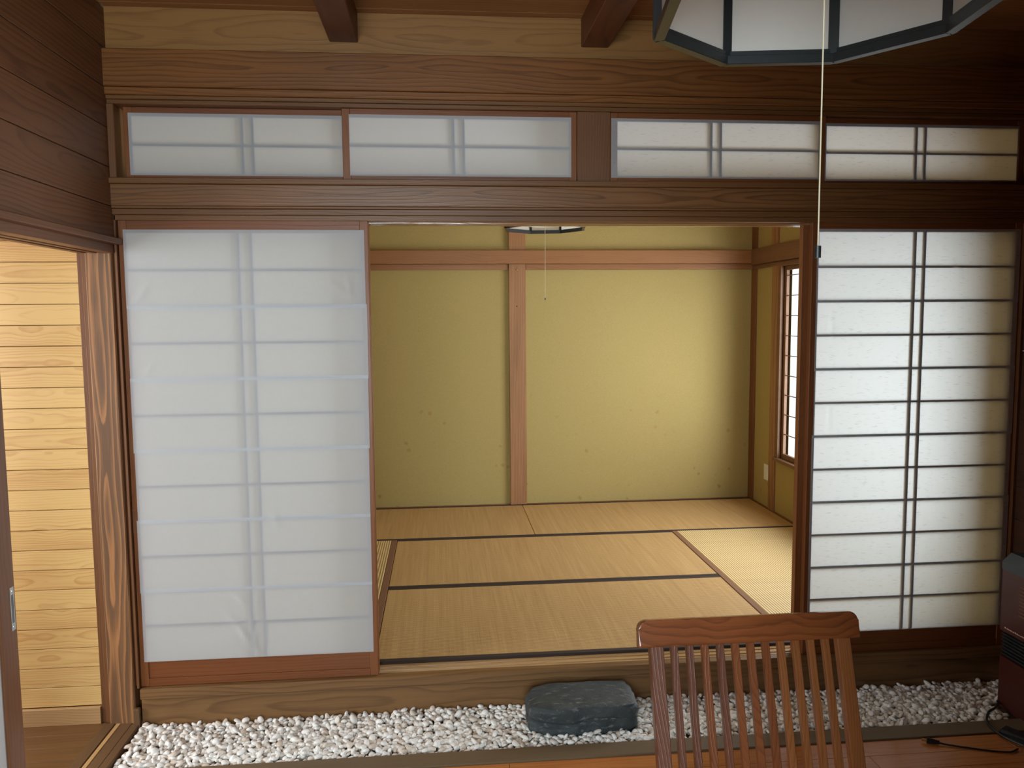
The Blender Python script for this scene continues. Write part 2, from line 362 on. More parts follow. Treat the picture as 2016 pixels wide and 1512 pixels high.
# ================================================================== THE HOUSE SHELL
XL, XR = -1.175, 2.375            # left and right faces of the main room
TL, TR, TB = -1.20, 2.34, 2.69    # tatami room left, right, back
ZC = 2.67; YB = -4.55
# --- floors
bm = bmesh.new(); y = -0.41; rnd = random.Random(3)
while y > YB:
    x = XL - rnd.random()*1.8
    while x < XR:
        L = 1.82; add_box(bm, max(x, XL), min(x+L-0.0012, XR), max(y-0.0888, YB), y, -0.03, 0.0, bev=0.0008); x += L
        if x > XR: break
    y -= 0.09
struct('floor', bm, M['floor'])
struct('floor_under', box(-3.2, 2.6, YB-0.1, TB+0.1, -0.12, -0.035), M['white_wall'])
bm = bmesh.new(); y = 0.04
while y > -2.6:
    add_box(bm, -2.9, -1.312, y-0.0888, y, -0.03, 0.0, bev=0.0008); y -= 0.09
struct('floor_hall', bm, M['hall_floor'])
struct('floor_tatami_base', box(TL, TR, 0.1, TB, -0.03, 0.105), M['sill'])
# --- left threshold with its inlaid track
struct('trim_1', boxes([(-1.312,-1.268,-2.6,0.0,-0.03,0.012), (-1.247,-1.205,-2.6,0.0,-0.03,0.010), (-1.202,-1.172,-2.6,-0.02,-0.03,0.014)], 0.002), M['curb_y'])
struct('trim_2', box(-1.264,-1.248,-2.6,0.0,-0.03,0.011, bev=0.001), M['thr_light'])
# --- gravel trough: kerb board to the room
struct('trim_3', box(-1.172, XR, -0.408, -0.325, -0.05, 0.006, bev=0.002), M['curb'])
# --- step-up sill (face boards and the grooved top)
struct('trim_4', box(-1.165, XR, -0.022, 0.02, 0.108, 0.149, bev=0.0025), M['sill'])
struct('trim_5', box(-1.165, XR, -0.010, 0.02, -0.05, 0.1065, bev=0.001), M['sill'])
prof = [(0.0,0.02)]
ys = [0.02, 0.026, 0.026, 0.046, 0.046, 0.060, 0.060, 0.080, 0.080, 0.0945]
bm = bmesh.new()
add_prism(bm, [(0.0205,0.108),(0.0205,0.149),(0.0215,0.149),(0.0215,0.146),(0.0415,0.146),(0.0415,0.1495),(0.0535,0.1495),(0.0535,0.146),(0.0735,0.146),(0.0735,0.1495),(0.0945,0.1495),(0.0945,0.108)], -1.165, XR)
struct('trim_6', bm, M['sill_top'])
struct('trim_7', box(-1.19, -1.168, -0.03, -0.0105, -0.05, 0.075, bev=0.002), M['curb_y'])

# --- head of the opening: grooved kamoi, trims, lintel, transom, beam, upper boards
bm = bmesh.new()
K0 = 1.912
add_prism(bm, [(0.003,1.937),(0.003,K0+0.016),(0.030,K0+0.016),(0.030,K0),(0.046,K0),(0.046,K0+0.014),(0.070,K0+0.014),(0.070,K0),(0.1,K0),(0.1,1.937)], XL, XR)
struct('trim_8', bm, M['groove'])
struct('trim_32', box(XL, XR, -0.014, 0.0025, K0+0.006, 1.937, bev=0.001), M['trim_x'])
struct('trim_9', boxes([(XL,XR,-0.024,0.1,1.9375,1.9585), (XL,XR,-0.03,0.1,1.9595,1.968)], 0.0015), M['trim_x'])
struct('trim_10', box(-1.188, XR, -0.028, 0.1, 1.9685, 2.046, bev=0.002), M['beam_low'])
struct('trim_11', box(-1.188, XR, -0.038, 0.1, 2.0465, 2.067, bev=0.002), M['trim_x'])
struct('trim_12', boxes([(-1.175,XR,-0.024,0.1,2.3275,2.343), (-1.175,XR,-0.03,0.1,2.3435,2.3575)], 0.0015), M['trim_x'])
struct('trim_13', boxes([(-1.19,XR,-0.036,0.1,2.358,2.384), (-1.19,XR,-0.042,0.1,2.3845,2.5155)], 0.0025), M['beam'])
struct('wall_middle', boxes([(XL,XR,-0.008,0.1,2.516,ZC)], 0.0012), M['upper_board'])
# transom posts
struct('trim_14', box(0.528, 0.655, -0.02, 0.1, 2.0675, 2.327, bev=0.002), M['trim_z'])
struct('trim_15', box(-1.175, -1.150, -0.03, 0.1, 2.0675, 2.327, bev=0.002), M['trim_z'])
struct('trim_16', box(2.362, XR, -0.03, 0.1, 2.0675, 2.327, bev=0.002), M['trim_z'])
# --- corner column, left jamb
struct('trim_17', box(-1.288, -1.192, -0.004, 0.1, -0.02, 1.93, bev=0.004), M['column'])
struct('trim_18', boxes([(-1.308,-1.2905,0.016,0.05,-0.0,1.93), (-1.330,-1.309,0.03,0.05,0.0,1.93)], 0.0015), M['trim_z'])
struct('trim_19', boxes([(-1.1905,-1.1775,0.012,0.1,0.15,1.9365), (-1.1770,-1.1690,-0.014,0.1,0.15,1.9365)], 0.0008), M['trim_z'])
struct('trim_20', box(2.362, XR, -0.016, 0.1, 0.15, 1.9365, bev=0.001), M['trim_z'])

# --- left wall above its opening: boards, ledge, track head
bm = bmesh.new()
z = ZC
zs = [2.665, 2.5245, 2.3845, 2.2445, 2.1045, 1.9665, 1.853]
for a, b in zip(zs, zs[1:]):
    add_box(bm, -1.21, XL, YB, -0.003, b+0.0012, a-0.0012, bev=0.002)
struct('wall_left', bm, M['left_board'])
struct('wall_left_backing', box(-1.235, -1.211, YB, 0.1, 1.82, ZC), M['white_wall'])
struct('trim_21', box(-1.245, -1.150, YB, -0.008, 1.830, 1.852, bev=0.003), M['trim_y'])
struct('trim_22', boxes([(-1.225,-1.180,YB,-0.006,1.800,1.829), (-1.262,-1.242,YB,-0.006,1.800,1.829), (-1.31,-1.282,YB,-0.006,1.800,1.829), (-1.31,-1.18,YB,-0.006,1.8292,1.86)], 0.001), M['trim_y'])
# wall below, beyond the left door
bm = bmesh.new()
for k in range(13): add_box(bm, -1.21, XL, YB, -1.62, 0.001+0.14*k, min(0.139+0.14*k, 1.799), bev=0.002)
struct('wall_left_low', bm, M['left_board'])
# --- ceiling of the main room and its beams
bm = bmesh.new(); y = YB
while y < 0.05:
    add_box(bm, XL-0.03, XR+0.03, y+0.0015, min(y+0.2985, 0.1), ZC, ZC+0.02, bev=0.0015); y += 0.3
struct('ceiling', bm, M['ceiling'])
struct('trim_23', box(-0.387, -0.284, YB, -0.008, 2.563, ZC-0.0005, bev=0.003), M['rafter'])
struct('trim_24', box(0.544, 0.649, YB, -0.008, 2.565, ZC-0.0005, bev=0.003), M['rafter'])
struct('trim_25', box(1.475, 1.58, YB, -0.008, 2.565, ZC-0.0005, bev=0.003), M['rafter'])
# --- right wall, rear wall with its window, added light blocker beside the camera
bm = bmesh.new()
for k in range(20): add_box(bm, XR, XR+0.03, YB, 0.1, 0.001+0.14*k, min(0.139+0.14*k, ZC), bev=0.002)
struct('wall_right', bm, M['dark'])
struct('wall_rear', boxes([(XL,-1.12,YB-0.1,YB,0,ZC), (0.4,XR,YB-0.1,YB,0,ZC), (-1.12,0.4,YB-0.1,YB,0,0.6), (-1.12,0.4,YB-0.1,YB,2.2,ZC)]), M['dark'])
struct('window_1', boxes([(-1.12,0.4,YB-0.06,YB-0.02,0.6,0.64),(-1.12,0.4,YB-0.06,YB-0.02,2.16,2.2),(-1.12,-1.08,YB-0.06,YB-0.02,0.64,2.16),(0.36,0.4,YB-0.06,YB-0.02,0.64,2.16),(-0.38,-0.34,YB-0.06,YB-0.02,0.64,2.16)]), M['trim_z'])
struct('wall_light_blocker', box(0.56, 0.62, YB, -2.35, 0.0, ZC), M['dark'])  # unseen panel added to keep rear window light off the right side

# --- hall beyond the left opening
bm = bmesh.new()
for k in range(26):
    a = 0.067 + 0.0775*k
    add_box(bm, -2.9, -1.3095, 0.040, 0.052, a+0.0011, a+0.0764, bev=0.0012)
struct('wall_hall', bm, M['plank'])
struct('wall_hall_backing', box(-2.9, -1.20, 0.0525, 0.1, 0.0, 2.3), M['trim_x'])
struct('baseboard_hall', box(-2.9, -1.332, 0.022, 0.0395, 0.0, 0.066, bev=0.001), M['sill_top'])
struct('wall_hall_left', boxes([(-2.95,-2.9,-2.6,0.1,0,0.65), (-2.95,-2.9,-2.6,0.1,2.0,2.3), (-2.95,-2.9,-0.25,0.1,0.65,2.0), (-2.95,-2.9,-2.6,-1.55,0.65,2.0)]), M['plank'])
struct('wall_hall_near', box(-2.9, -1.31, -2.65, -2.6, 0, 2.3), M['plank'])
struct('ceiling_hall', box(-2.95, -1.236, -2.65, 0.1, 2.3, 2.35), M['upper_board'])
struct('window_2', boxes([(-2.94,-2.91,-1.55,-1.51,0.65,2.0), (-2.94,-2.91,-0.29,-0.25,0.65,2.0), (-2.94,-2.91,-0.92,-0.88,0.65,2.0), (-2.94,-2.91,-1.51,-0.29,0.65,0.69), (-2.94,-2.91,-1.51,-0.29,1.96,2.0)]), M['trim_z'])

# --- left sliding door, drawn back, with its recessed pull
d = struct('door_1', boxes([(-1.264,-1.240,-0.760,-0.682,0.013,1.812), (-1.264,-1.240,-1.60,-1.52,0.013,1.812), (-1.263,-1.241,-1.52,-0.760,0.013,0.22), (-1.263,-1.241,-1.52,-0.760,1.73,1.812), (-1.263,-1.241,-1.52,-0.760,0.86,0.92)], 0.002), M['door_l'])
struct('door_panel', box(-1.255,-1.249,-1.52,-0.760,0.22,1.73), M['frosted'], d)
bm = bmesh.new()
y0, y1, z0, z1 = -0.7105, -0.6905, 0.668, 0.795
add_box(bm, -1.2400,-1.2388, y0, y0+0.004, z0, z1); add_box(bm, -1.2400,-1.2388, y1-0.004, y1, z0, z1)
add_box(bm, -1.2400,-1.2388, y0+0.004, y1-0.004, z0, z0+0.022); add_box(bm, -1.2400,-1.2388, y0+0.004, y1-0.004, z1-0.022, z1)
for sx in (z0+0.011, z1-0.011):
    bmesh.ops.create_uvsphere(bm, u_segments=10, v_segments=6, radius=0.0028, matrix=Matrix.Translation((-1.2388, (y0+y1)/2, sx)))
hd = struct('door_pull', bm, M['chrome'], d)
struct('pull_recess', box(-1.2399,-1.2393, y0+0.004, y1-0.004, z0+0.022, z1-0.022), plain('pull_shadow_metal', (0.2,0.2,0.2), 0.3, metal=1.0), hd)

# ================================================================== TATAMI ROOM
# back wall plaster, in two bays each side of the post
struct('wall_back', box(TL-0.05, TR+0.05, TB, TB+0.05, 0.1, 2.46), M['plaster'])
struct('wall_tatami_left', box(TL-0.05, TL, 0.1, TB, 0.1, 2.46), M['plaster'])
WY0, WY1, WZ0, WZ1 = 0.36, 2.16, 0.56, 1.885
struct('wall_tatami_right', boxes([(TR,TR+0.06,WY1,TB,0.1,2.46), (TR,TR+0.06,0.1,WY0,0.1,2.46), (TR,TR+0.06,WY0,WY1,0.1,WZ0), (TR,TR+0.06,WY0,WY1,WZ1,2.46)]), M['plaster'])
struct('ceiling_tatami', boxes([(TL-0.05,TR+0.05,0.1+0.3*k,0.3985+0.3*k,2.45,2.47) for k in range(9)], 0.001), M['ceil_tat'])
# back wall rails, posts
struct('trim_26', box(TL, TR-0.004, TB-0.055, TB, 1.935, 2.032, bev=0.003), M['tat_x'])
struct('trim_27', boxes([(TL,0.497,TB-0.018,TB,1.893,1.934), (0.625,TR-0.005,TB-0.018,TB,1.893,1.934)], 0.0015), M['tat_x'])
struct('trim_28', boxes([(0.500,0.622,TB-0.030,TB,0.162,1.9345), (0.500,0.622,TB-0.030,TB,2.0325,2.449)], 0.002), M['tat_z'])
struct('trim_29', box(TR-0.012, TR+0.01, TB-0.085, TB+0.01, 0.162, 2.449, bev=0.002), M['tat_corner'])
# dark grounds at the foot of the walls
struct('baseboard_tatami', boxes([(TL,TR,TB-0.012,TB,0.1,0.1645), (TR-0.012,TR,0.1,TB-0.09,0.1,0.166)], 0.001), M['tat_corner'])
# right wall: post, rail, window casing
struct('trim_30', boxes([(TR-0.012,TR+0.01,2.228,2.322,0.162,1.9), (TR-0.012,TR+0.01,2.240,2.345,2.036,2.449)], 0.002), M['tat_z'])
struct('trim_31', boxes([(TR-0.040,TR,0.1,TB-0.056,1.922,2.036), (TR-0.016,TR,0.1,TB-0.056,1.893,1.9215)], 0.002), M['tat_y'])
wf = struct('window_3', boxes([(TR-0.022,TR+0.06,WY1,WY1+0.040,WZ0-0.02,WZ1+0.03), (TR-0.022,TR+0.06,WY0-0.036,WY0,WZ0-0.02,WZ1+0.03),
     (TR-0.022,TR+0.06,WY0,WY1,WZ1,WZ1+0.03), (TR-0.036,TR+0.06,WY0-0.05,WY1+0.05,WZ0-0.022,WZ0)], 0.002), M['tat_y'])
sash = []
mid = (WY0+WY1)/2
for a, b, xo in ((WY0, mid+0.02, 0.030), (mid-0.02, WY1, 0.004)):
    s = [(TR+xo,TR+xo+0.02,a,a+0.035,WZ0,WZ1),(TR+xo,TR+xo+0.02,b-0.035,b,WZ0,WZ1),(TR+xo,TR+xo+0.02,a+0.035,b-0.035,WZ0,WZ0+0.035),(TR+xo,TR+xo+0.02,a+0.035,b-0.035,WZ1-0.03,WZ1)]
    so = struct('window_sash', boxes(s, 0.001), M['tat_y'], wf)
    bars = [(TR+xo+0.004,TR+xo+0.012,a+0.035,b-0.035,WZ0+0.035+0.136*k-0.0025,WZ0+0.035+0.136*k+0.0025) for k in range(1, 10)]
    bars += [(TR+xo+0.004,TR+xo+0.012,(a+b)/2-0.0025,(a+b)/2+0.0025,WZ0+0.035,WZ1-0.03)]
    struct('window_bars', boxes(bars), M['tat_corner'], so)
    struct('window_pane', box(TR+xo+0.013,TR+xo+0.016,a+0.035,b-0.035,WZ0+0.035,WZ1-0.03), M['glass'], so)

# tatami mats -----------------------------------------------------------------
def tatami(label, cx, cy, L, W, rot=0.0, side=False, bands=('band','band'), bw=0.026):
    t = thing('tatami_mat', label, 'tatami mat', (cx, cy, 0.106), rot, 'tatami mats of the back room')
    b = W/2 - 0.0015
    b0 = -b + (bw if bands[0] else 0); b1 = b - (bw if bands[1] else 0)
    obj('woven_cover', box(-L/2+0.001, L/2-0.001, b0, b1, 0, 0.054, bev=0.003), M['tatami_side' if side else 'tatami'], t)
    for k, (lo, hi) in enumerate(((-b, -b+bw), (b-bw, b))):
        if bands[k]: obj('edge_band', box(-L/2+0.001, L/2-0.001, lo, hi, 0, 0.0548, bev=0.002), M[bands[k]], t)
    return t
X0, XA, XB, X1 = -1.19, -0.29, 1.475, 2.325
Y0, YA, YBm, YC2, Y1 = 0.0955, 0.968, 0.968, 1.842, 2.676
tatami('golden tatami mat at the front, along the grooved sill of the opening', (XA+XB)/2, (Y0+YA)/2, XB-XA, YA-Y0)
tatami('golden tatami mat in the middle of the floor, second from the opening', (XA+XB)/2, (YA+YC2)/2, XB-XA, YC2-YA)
tatami('tatami mat in the far left corner along the back wall', (X0+0.585)/2, (YC2+Y1)/2, 0.585-X0, Y1-YC2)
tatami('tatami mat in the far right corner beneath the back wall post', (X1+0.585)/2, (YC2+Y1)/2, X1-0.585, Y1-YC2)
tatami('pale ribbed tatami mat under the window, lit brightest, with a brown edge band', (XB+X1)/2, (Y0+YC2)/2, YC2-Y0, X1-XB, R(90), True, bands=('band','band_brown'), bw=0.03)
tatami('ribbed tatami mat half hidden behind the left sliding screen', (XA+X0)/2, (Y0+YC2)/2, YC2-Y0, XA-X0, R(-90), True, bw=0.034, bands=('band','band_brown'))

# ================================================================== SHOJI
def crease(px, pz, lines):
    h = 0.0
    for (ax, az, bx, bz, wd, amp) in lines:
        dx, dz = bx-ax, bz-az; L2 = dx*dx+dz*dz
        t = max(0, min(1, ((px-ax)*dx+(pz-az)*dz)/L2)); qx, qz = ax+dx*t, az+dz*t
        dd = math.hypot(px-qx, pz-qz); fall = math.sin(math.pi*min(1, max(0, t*0.9+0.08)))
        h += amp*fall*math.exp(-(dd/wd)**2)
    return h
def sheet_mesh(x0, x1, z0, z1, yy, lines=(), sag=0.0, cellx=None, rowh=0.137, nx=60, nz=14, skew=0.0):
    bm = bmesh.new(); G = []
    for j in range(nz+1):
        z = z0+(z1-z0)*j/nz; row = []
        for i in range(nx+1):
            x = x0+(x1-x0)*i/nx
            h = crease(x, z, lines)
            h += 0.00025*noise.noise(Vector((x*9, z*14, yy*50)))*(1 if sag else 0)
            row.append(bm.verts.new((x, yy - max(0, h), z + skew*(x-x0))))
        G.append(row)
    for j in range(nz):
        for i in range(nx): bm.faces.new((G[j][i], G[j][i+1], G[j+1][i+1], G[j+1][i]))
    return bm
def shoji(name, label, x0, x1, yf, papermat, px0, px1, pz0, pz1, mids, nrow=12, group=None, pull=None, lines=(), kick=True, top=1.922, bot=0.1505, sag=1.0, jog=0.0, depth=0.029, seams=True, st=0.030):
    """sliding screen, front face at yf; paper pasted on the front over the lattice"""
    zb = pz0 + 0.008; zt = pz1 - 0.014
    t = thing(name, label, 'sliding screen', (x0, yf, bot), 0, group)
    L = lambda a: (a[0]-x0, a[1]-x0, a[2]-yf, a[3]-yf, a[4]-bot, a[5]-bot)
    for a, b in ((x0, x0+st), (x1-st, x1)):
        s = obj('stile', box(*L((a, b, yf, yf+depth, bot, top)), bev=0.0015), M['shoji'], t)
    obj('top_rail', box(*L((x0+st, x1-st, yf+0.001, yf+depth, zt, top)), bev=0.001), M['shoji_x'], t)
    obj('bottom_rail', box(*L((x0+st, x1-st, yf+0.0005, yf+depth, bot, bot+0.03 if kick else zb)), bev=0.001), M['shoji_x'], t)
    if kick: obj('kick_board', box(*L((x0+st, x1-st, yf+0.004, yf+depth-0.004, bot+0.03, zb)), bev=0.001), M['shoji_x'], t)
    step = (zt-zb)/nrow
    bm = bmesh.new()
    for k in range(1, nrow if papermat != 'glass' else 0):
        z = zb+step*k; add_box(bm, *L((x0+st, x1-st, yf+0.0002, yf+0.009, z-0.0045, z+0.0045)))
    for mx in (mids if papermat != 'glass' else ()): add_box(bm, *L((mx-0.0055, mx+0.0055, yf+0.0004, yf+0.0088, zb, zt)))
    if papermat != 'glass': obj('lattice', bm, M['lattice'], t)
    else: bm.free()
    if papermat == 'glass':
        obj('glass_pane', box(*L((x0+st, x1-st, yf+0.012, yf+0.015, zb, zt))), M['glass'], t); return t
    nsheet = nrow//2 if seams else 1; rn = random.Random(len(label))
    for k in range(nsheet):
        a = pz0 if k == 0 else zb+step*2*k-0.006
        b = pz1 if k == nsheet-1 else zb+step*2*(k+1)+0.006
        j0, j1 = rn.uniform(-jog, jog), rn.uniform(-jog, jog)
        ln = [(c[0]-x0, c[1]-bot, c[2]-x0, c[3]-bot, c[4], c[5]) for c in lines]
        bm = sheet_mesh(px0+j0-x0, px1+j1-x0, a-bot, b-bot, -0.0005-0.0004*(k % 2), ln, sag, nx=90 if lines else 30, nz=26 if lines else 8)
        obj('paper_sheet', bm, M[papermat], t, smooth=True)
    if pull:
        px, pz = pull
        p = obj('finger_pull', boxes([L((px-0.0065,px-0.0045,yf-0.0015,yf+0.001,pz-0.045,pz+0.045)), L((px+0.0045,px+0.0065,yf-0.0015,yf+0.001,pz-0.045,pz+0.045)),
              L((px-0.0045,px+0.0045,yf-0.0015,yf+0.001,pz-0.045,pz-0.042)), L((px-0.0045,px+0.0045,yf-0.0015,yf+0.001,pz+0.042,pz+0.045))]), M['band_brown'], t)
    return t
# creases of the left paper: fold fan low at the middle, puckers along the seams
cl = [(-0.735,0.26,-0.80,0.40,0.006,0.004), (-0.725,0.26,-0.755,0.44,0.005,0.004), (-0.715,0.27,-0.86,0.46,0.010,0.003), (-0.70,0.26,-0.70,0.42,0.005,0.003),
      (-0.76,0.30,-0.98,0.33,0.02,0.002), (-0.73,0.43,-0.83,0.53,0.007,0.003),
      (-0.33,1.635,-0.42,1.70,0.008,0.003), (-0.33,1.635,-0.35,1.72,0.006,0.003), (-0.34,1.610,-0.42,1.56,0.008,0.002),
      (-1.12,1.62,-1.06,1.69,0.010,0.002), (-0.96,1.625,-0.86,1.645,0.006,0.002), (-0.34,1.36,-0.42,1.38,0.006,0.003), (-1.10,1.355,-1.06,1.39,0.008,0.002),
      (-0.72,0.80,-0.90,0.86,0.008,0.002), (-0.66,0.82,-0.62,0.75,0.008,0.002)]
cr = [(1.985,1.86,2.12,1.70,0.007,0.0035), (2.06,1.80,2.10,1.69,0.005,0.002), (1.56,1.56,1.57,1.44,0.006,0.002), (2.0,1.20,2.0,1.07,0.004,0.0018), (2.07,1.20,2.07,1.07,0.004,0.0015), (1.56,1.2,1.565,1.08,0.004,0.0015)]
shoji('shoji_screen', 'large sliding paper screen left of the opening, blue-white paper with overlapping seams and creases', -1.167, -0.266, 0.0, 'paper', -1.150, -0.279, 0.248, 1.886, (-0.741, -0.694),
      group='sliding paper screens', pull=(-1.1595, 0.80), lines=cl, jog=0.004)
shoji('shoji_screen', 'sliding paper screen right of the opening, lattice showing crisply through grey paper', 1.474, 2.362, 0.0, 'paper_washi', 1.494, 2.353, 0.238, 1.894, (1.905, 1.946),
      group='sliding paper screens', lines=cr, jog=0.004)
shoji('sliding_frame', 'rear glazed sliding frame behind the left paper screen, only its edge showing', -1.170, -0.2640, 0.031, 'glass', -1.150, -0.285, 0.248, 1.886, (-0.741, -0.694), group='glazed frames behind the paper screens', seams=False)
shoji('sliding_frame', 'rear glazed sliding frame behind the right paper screen, its stile edging the opening', 1.449, 2.348, 0.031, 'glass', 1.468, 2.338, 0.238, 1.894, (1.905, 1.946), group='glazed frames behind the paper screens', seams=False, st=0.044)
# transom screens
TZ0, TZ1 = 2.0680, 2.3270
def transom(label, x0, x1, yf, px0, px1, mids, mt):
    shoji('transom_screen', label, x0, x1, yf, mt, px0, px1, 2.084, 2.306, mids, nrow=2, group='transom screens above the opening', kick=False, top=TZ1, bot=TZ0, seams=False, depth=0.02)
transom('long low transom screen at the far left, beside the cream gap', -1.134, -0.324, 0.014, -1.118, -0.338, (-0.716,-0.678), 'paper')
transom('long low transom screen just left of the square transom post', -0.350, 0.527, -0.012, -0.324, 0.506, (0.060,0.098), 'paper')
transom('transom screen just right of the square transom post, with faint bamboo leaf marks', 0.656, 1.512, -0.012, 0.660, 1.494, (1.052,1.090), 'paper_washi')
transom('transom screen at the far right end, above the right paper screen', 1.500, 2.361, 0.014, 1.514, 2.340, (1.902,1.940), 'paper_washi')

# ================================================================== GRAVEL BED
struct('floor_trough', box(-1.17, XR, -0.325, -0.011, -0.06, -0.028), M['curb'])
RX0, RX1, RY0, RY1 = 0.312, 0.742, -0.262, -0.035
rg = random.Random(11)
def blob(sub, seed):
    bm = bmesh.new(); bmesh.ops.create_icosphere(bm, subdivisions=sub, radius=1.0)
    rr = random.Random(seed); o = Vector((rr.uniform(0, 50), rr.uniform(0, 50), rr.uniform(0, 50)))
    tx = rr.uniform(-0.25, 0.25)
    for v in bm.verts:
        k = 1+0.22*noise.noise(v.co*1.1+o)
        v.co = Vector((v.co.x*k, v.co.y*k*(1+tx*v.co.x), v.co.z*k))
    return bm
spots = []
cell = 0.0165
for layer, (zc, cc) in enumerate(((-0.018, 0.0215), (-0.003, 0.0185), (0.008, 0.034))):
    nx = int((XR+1.17)/cc); ny = int(0.31/cc)
    for i in range(nx):
        for j in range(ny):
            if layer == 2 and rg.random() < 0.35: continue
            x = -1.163+(i+rg.uniform(0.1, 0.9))*cc; yv = -0.317+(j+rg.uniform(0.1, 0.9))*0.302/ny
            if x > XR-0.012 or (x > 2.165 and yv < -0.18): continue
            if RX0+0.02 < x < RX1-0.02 and RY0+0.02 < yv < RY1+0.02: continue
            sz = rg.uniform(0.0085, 0.0138)
            yv = min(max(yv, -0.3255+sz*1.05), -0.0115-sz*1.0); x = max(x, -1.170+sz)
            hump = 0.008*noise.noise(Vector((x*4, yv*6, 2))) + (0.006 if yv > -0.09 else 0)*(0.5+0.5*math.sin(x*2.1+0.5)) - (0.004 if yv < -0.29 else 0)
            spots.append((x, yv, zc+hump+rg.uniform(-0.002, 0.002), sz, layer))
def rot_scale(sz):
    e = Euler((rg.gauss(0, 0.45), rg.gauss(0, 0.45), rg.uniform(0, 6.28)))
    return e, (sz*rg.uniform(1.05, 1.45), sz*rg.uniform(0.8, 1.05), sz*rg.uniform(0.5, 0.75))
def chair_hidden(x, yv):   # behind the chair back as the camera sees it
    t = (-1.32-CAM.y)/(yv-CAM.y); xx = CAM.x+(x-CAM.x)*t
    return 0.44 < xx < 1.0
def cam_score(s):
    d = (Vector(s[:3])-CAM); depth = d.dot(f); return s[3]/depth
def in_view(s):
    d = (Vector(s[:3])-CAM); z = d.dot(f); px = d.dot(r2)/z*1532.3+1008; py = 756-d.dot(u2)/z*1532.3
    return 4 < px < 2010 and py < 1508
cand = [s for s in spots if s[4] >= 1 and s[1] < -0.20 and in_view(s) and not chair_hidden(s[0], s[1]) and not (s[0] > 2.12)]
cand.sort(key=lambda s: -(cam_score(s) + (0.0008 if s[4] == 2 else 0)))
single = set(cand[:300])
proto = []
for k in range(10):
    bmx = blob(2, 100+k); me = bpy.data.meshes.new('pebble'); bmx.to_mesh(me); bmx.free()
    for p in me.polygons: p.use_smooth = True
    me.materials.append(M['pebble']); proto.append(me)
verts = []; faces = []; base = []
for k in range(8):
    b = blob(1 if k < 0 else 1, 200+k); base.append((np.array([v.co[:] for v in b.verts]), [[v.index for v in fc.verts] for fc in b.faces])); b.free()
base2 = []
for k in range(8):
    b = blob(2, 300+k); base2.append((np.array([v.co[:] for v in b.verts]), [[v.index for v in fc.verts] for fc in b.faces])); b.free()
nv = 0
for s in spots:
    e, sc = rot_scale(s[3])
    if s in single:
        o = bpy.data.objects.new('pebble', proto[rg.randrange(10)]); C.objects.link(o)
        o.location = s[:3]; o.rotation_euler = e; o.scale = sc
        tag(o, 'small smooth white pebble in the front rows of gravel, near the wooden kerb', 'pebble', 'white pebbles along the kerb')
        continue
    vv, ff = (base if s[4] == 0 else base2)[rg.randrange(8)]
    mtx = np.array(e.to_matrix())
    P = (vv*np.array(sc)) @ mtx.T + np.array(s[:3])
    verts.append(P); faces.append(np.array(ff)+nv); nv += len(P)
me = bpy.data.meshes.new('gravel'); me.from_pydata(np.concatenate(verts).tolist(), [], np.concatenate(faces).tolist())
me.polygons.foreach_set('use_smooth', [True]*len(me.polygons)); me.materials.append(M['pebble'])
gv = bpy.data.objects.new('gravel', me); C.objects.link(gv)
tag(gv, 'bed of white pebbles filling the trough below the raised sill', 'gravel', kind='stuff')

# ------------------------------------------------------------------ stepping stone
bm = bmesh.new()
bmesh.ops.create_cube(bm, size=2.0)
bmesh.ops.subdivide_edges(bm, edges=bm.edges[:], cuts=26, use_grid_fill=True)
for v in bm.verts:
    c = v.co.copy()
    # superellipsoid rounding in plan and section
    n_xy, n_z = 6.0, 8.0
    k = (abs(c.x)**n_xy+abs(c.y)**n_xy)**(1/n_xy); mx = max(abs(c.x), abs(c.y), 1e-6)
    px, py = c.x/k*mx if k > 0 else c.x, c.y/k*mx if k > 0 else c.y
    rad = max(abs(px), abs(py)); kz = (rad**n_z+abs(c.z)**n_z)**(1/n_z); mz = max(rad, abs(c.z))
    q = Vector((px, py, c.z))*(mz/kz if kz > 0 else 1)
    X, Y, Z = q.x*0.213, q.y*0.108, q.z*0.060
    # left end tapers back, top is a little domed, a ledge splits off low at the front
    Y += 0.010*(X/0.2)
    Z += 0.006*(1-(X/0.213)**2) if Z > 0 else 0
    if X < -0.10: Y = Y*(1-0.25*((-X-0.10)/0.113)**2)+0.0*X
    w0 = Vector((X*7, Y*9, Z*9))
    nn = noise.fractal(w0, 0.8, 2.1, 4)*0.007
    if Y < -0.03:
        edge = 0.012+0.006*math.sin(X*20)+0.008*noise.noise(Vector((X*14, 0, 3)))
        if Z < edge: Y += 0.004+0.010*noise.ridged_multi_fractal(Vector((X*9, 1, Z*22)), 0.8, 2, 3, 1, 2)*0.6; X += 0
        else: Y -= 0.004
    if X > 0.15: X -= 0.010*abs(noise.noise(Vector((Y*26, Z*26, 1))))
    nrm = Vector((X, Y, Z)).normalized()
    v.co = Vector((X, Y, Z)) + nrm*nn
rock = obj('stepping_stone', bm, M['rock'], smooth=True, loc=(0.520, -0.158, 0.048))
rock.rotation_euler = (0, R(0.5), R(-1))
tag(rock, 'dark slate block of a stepping stone set in the white gravel below the opening', 'stone')

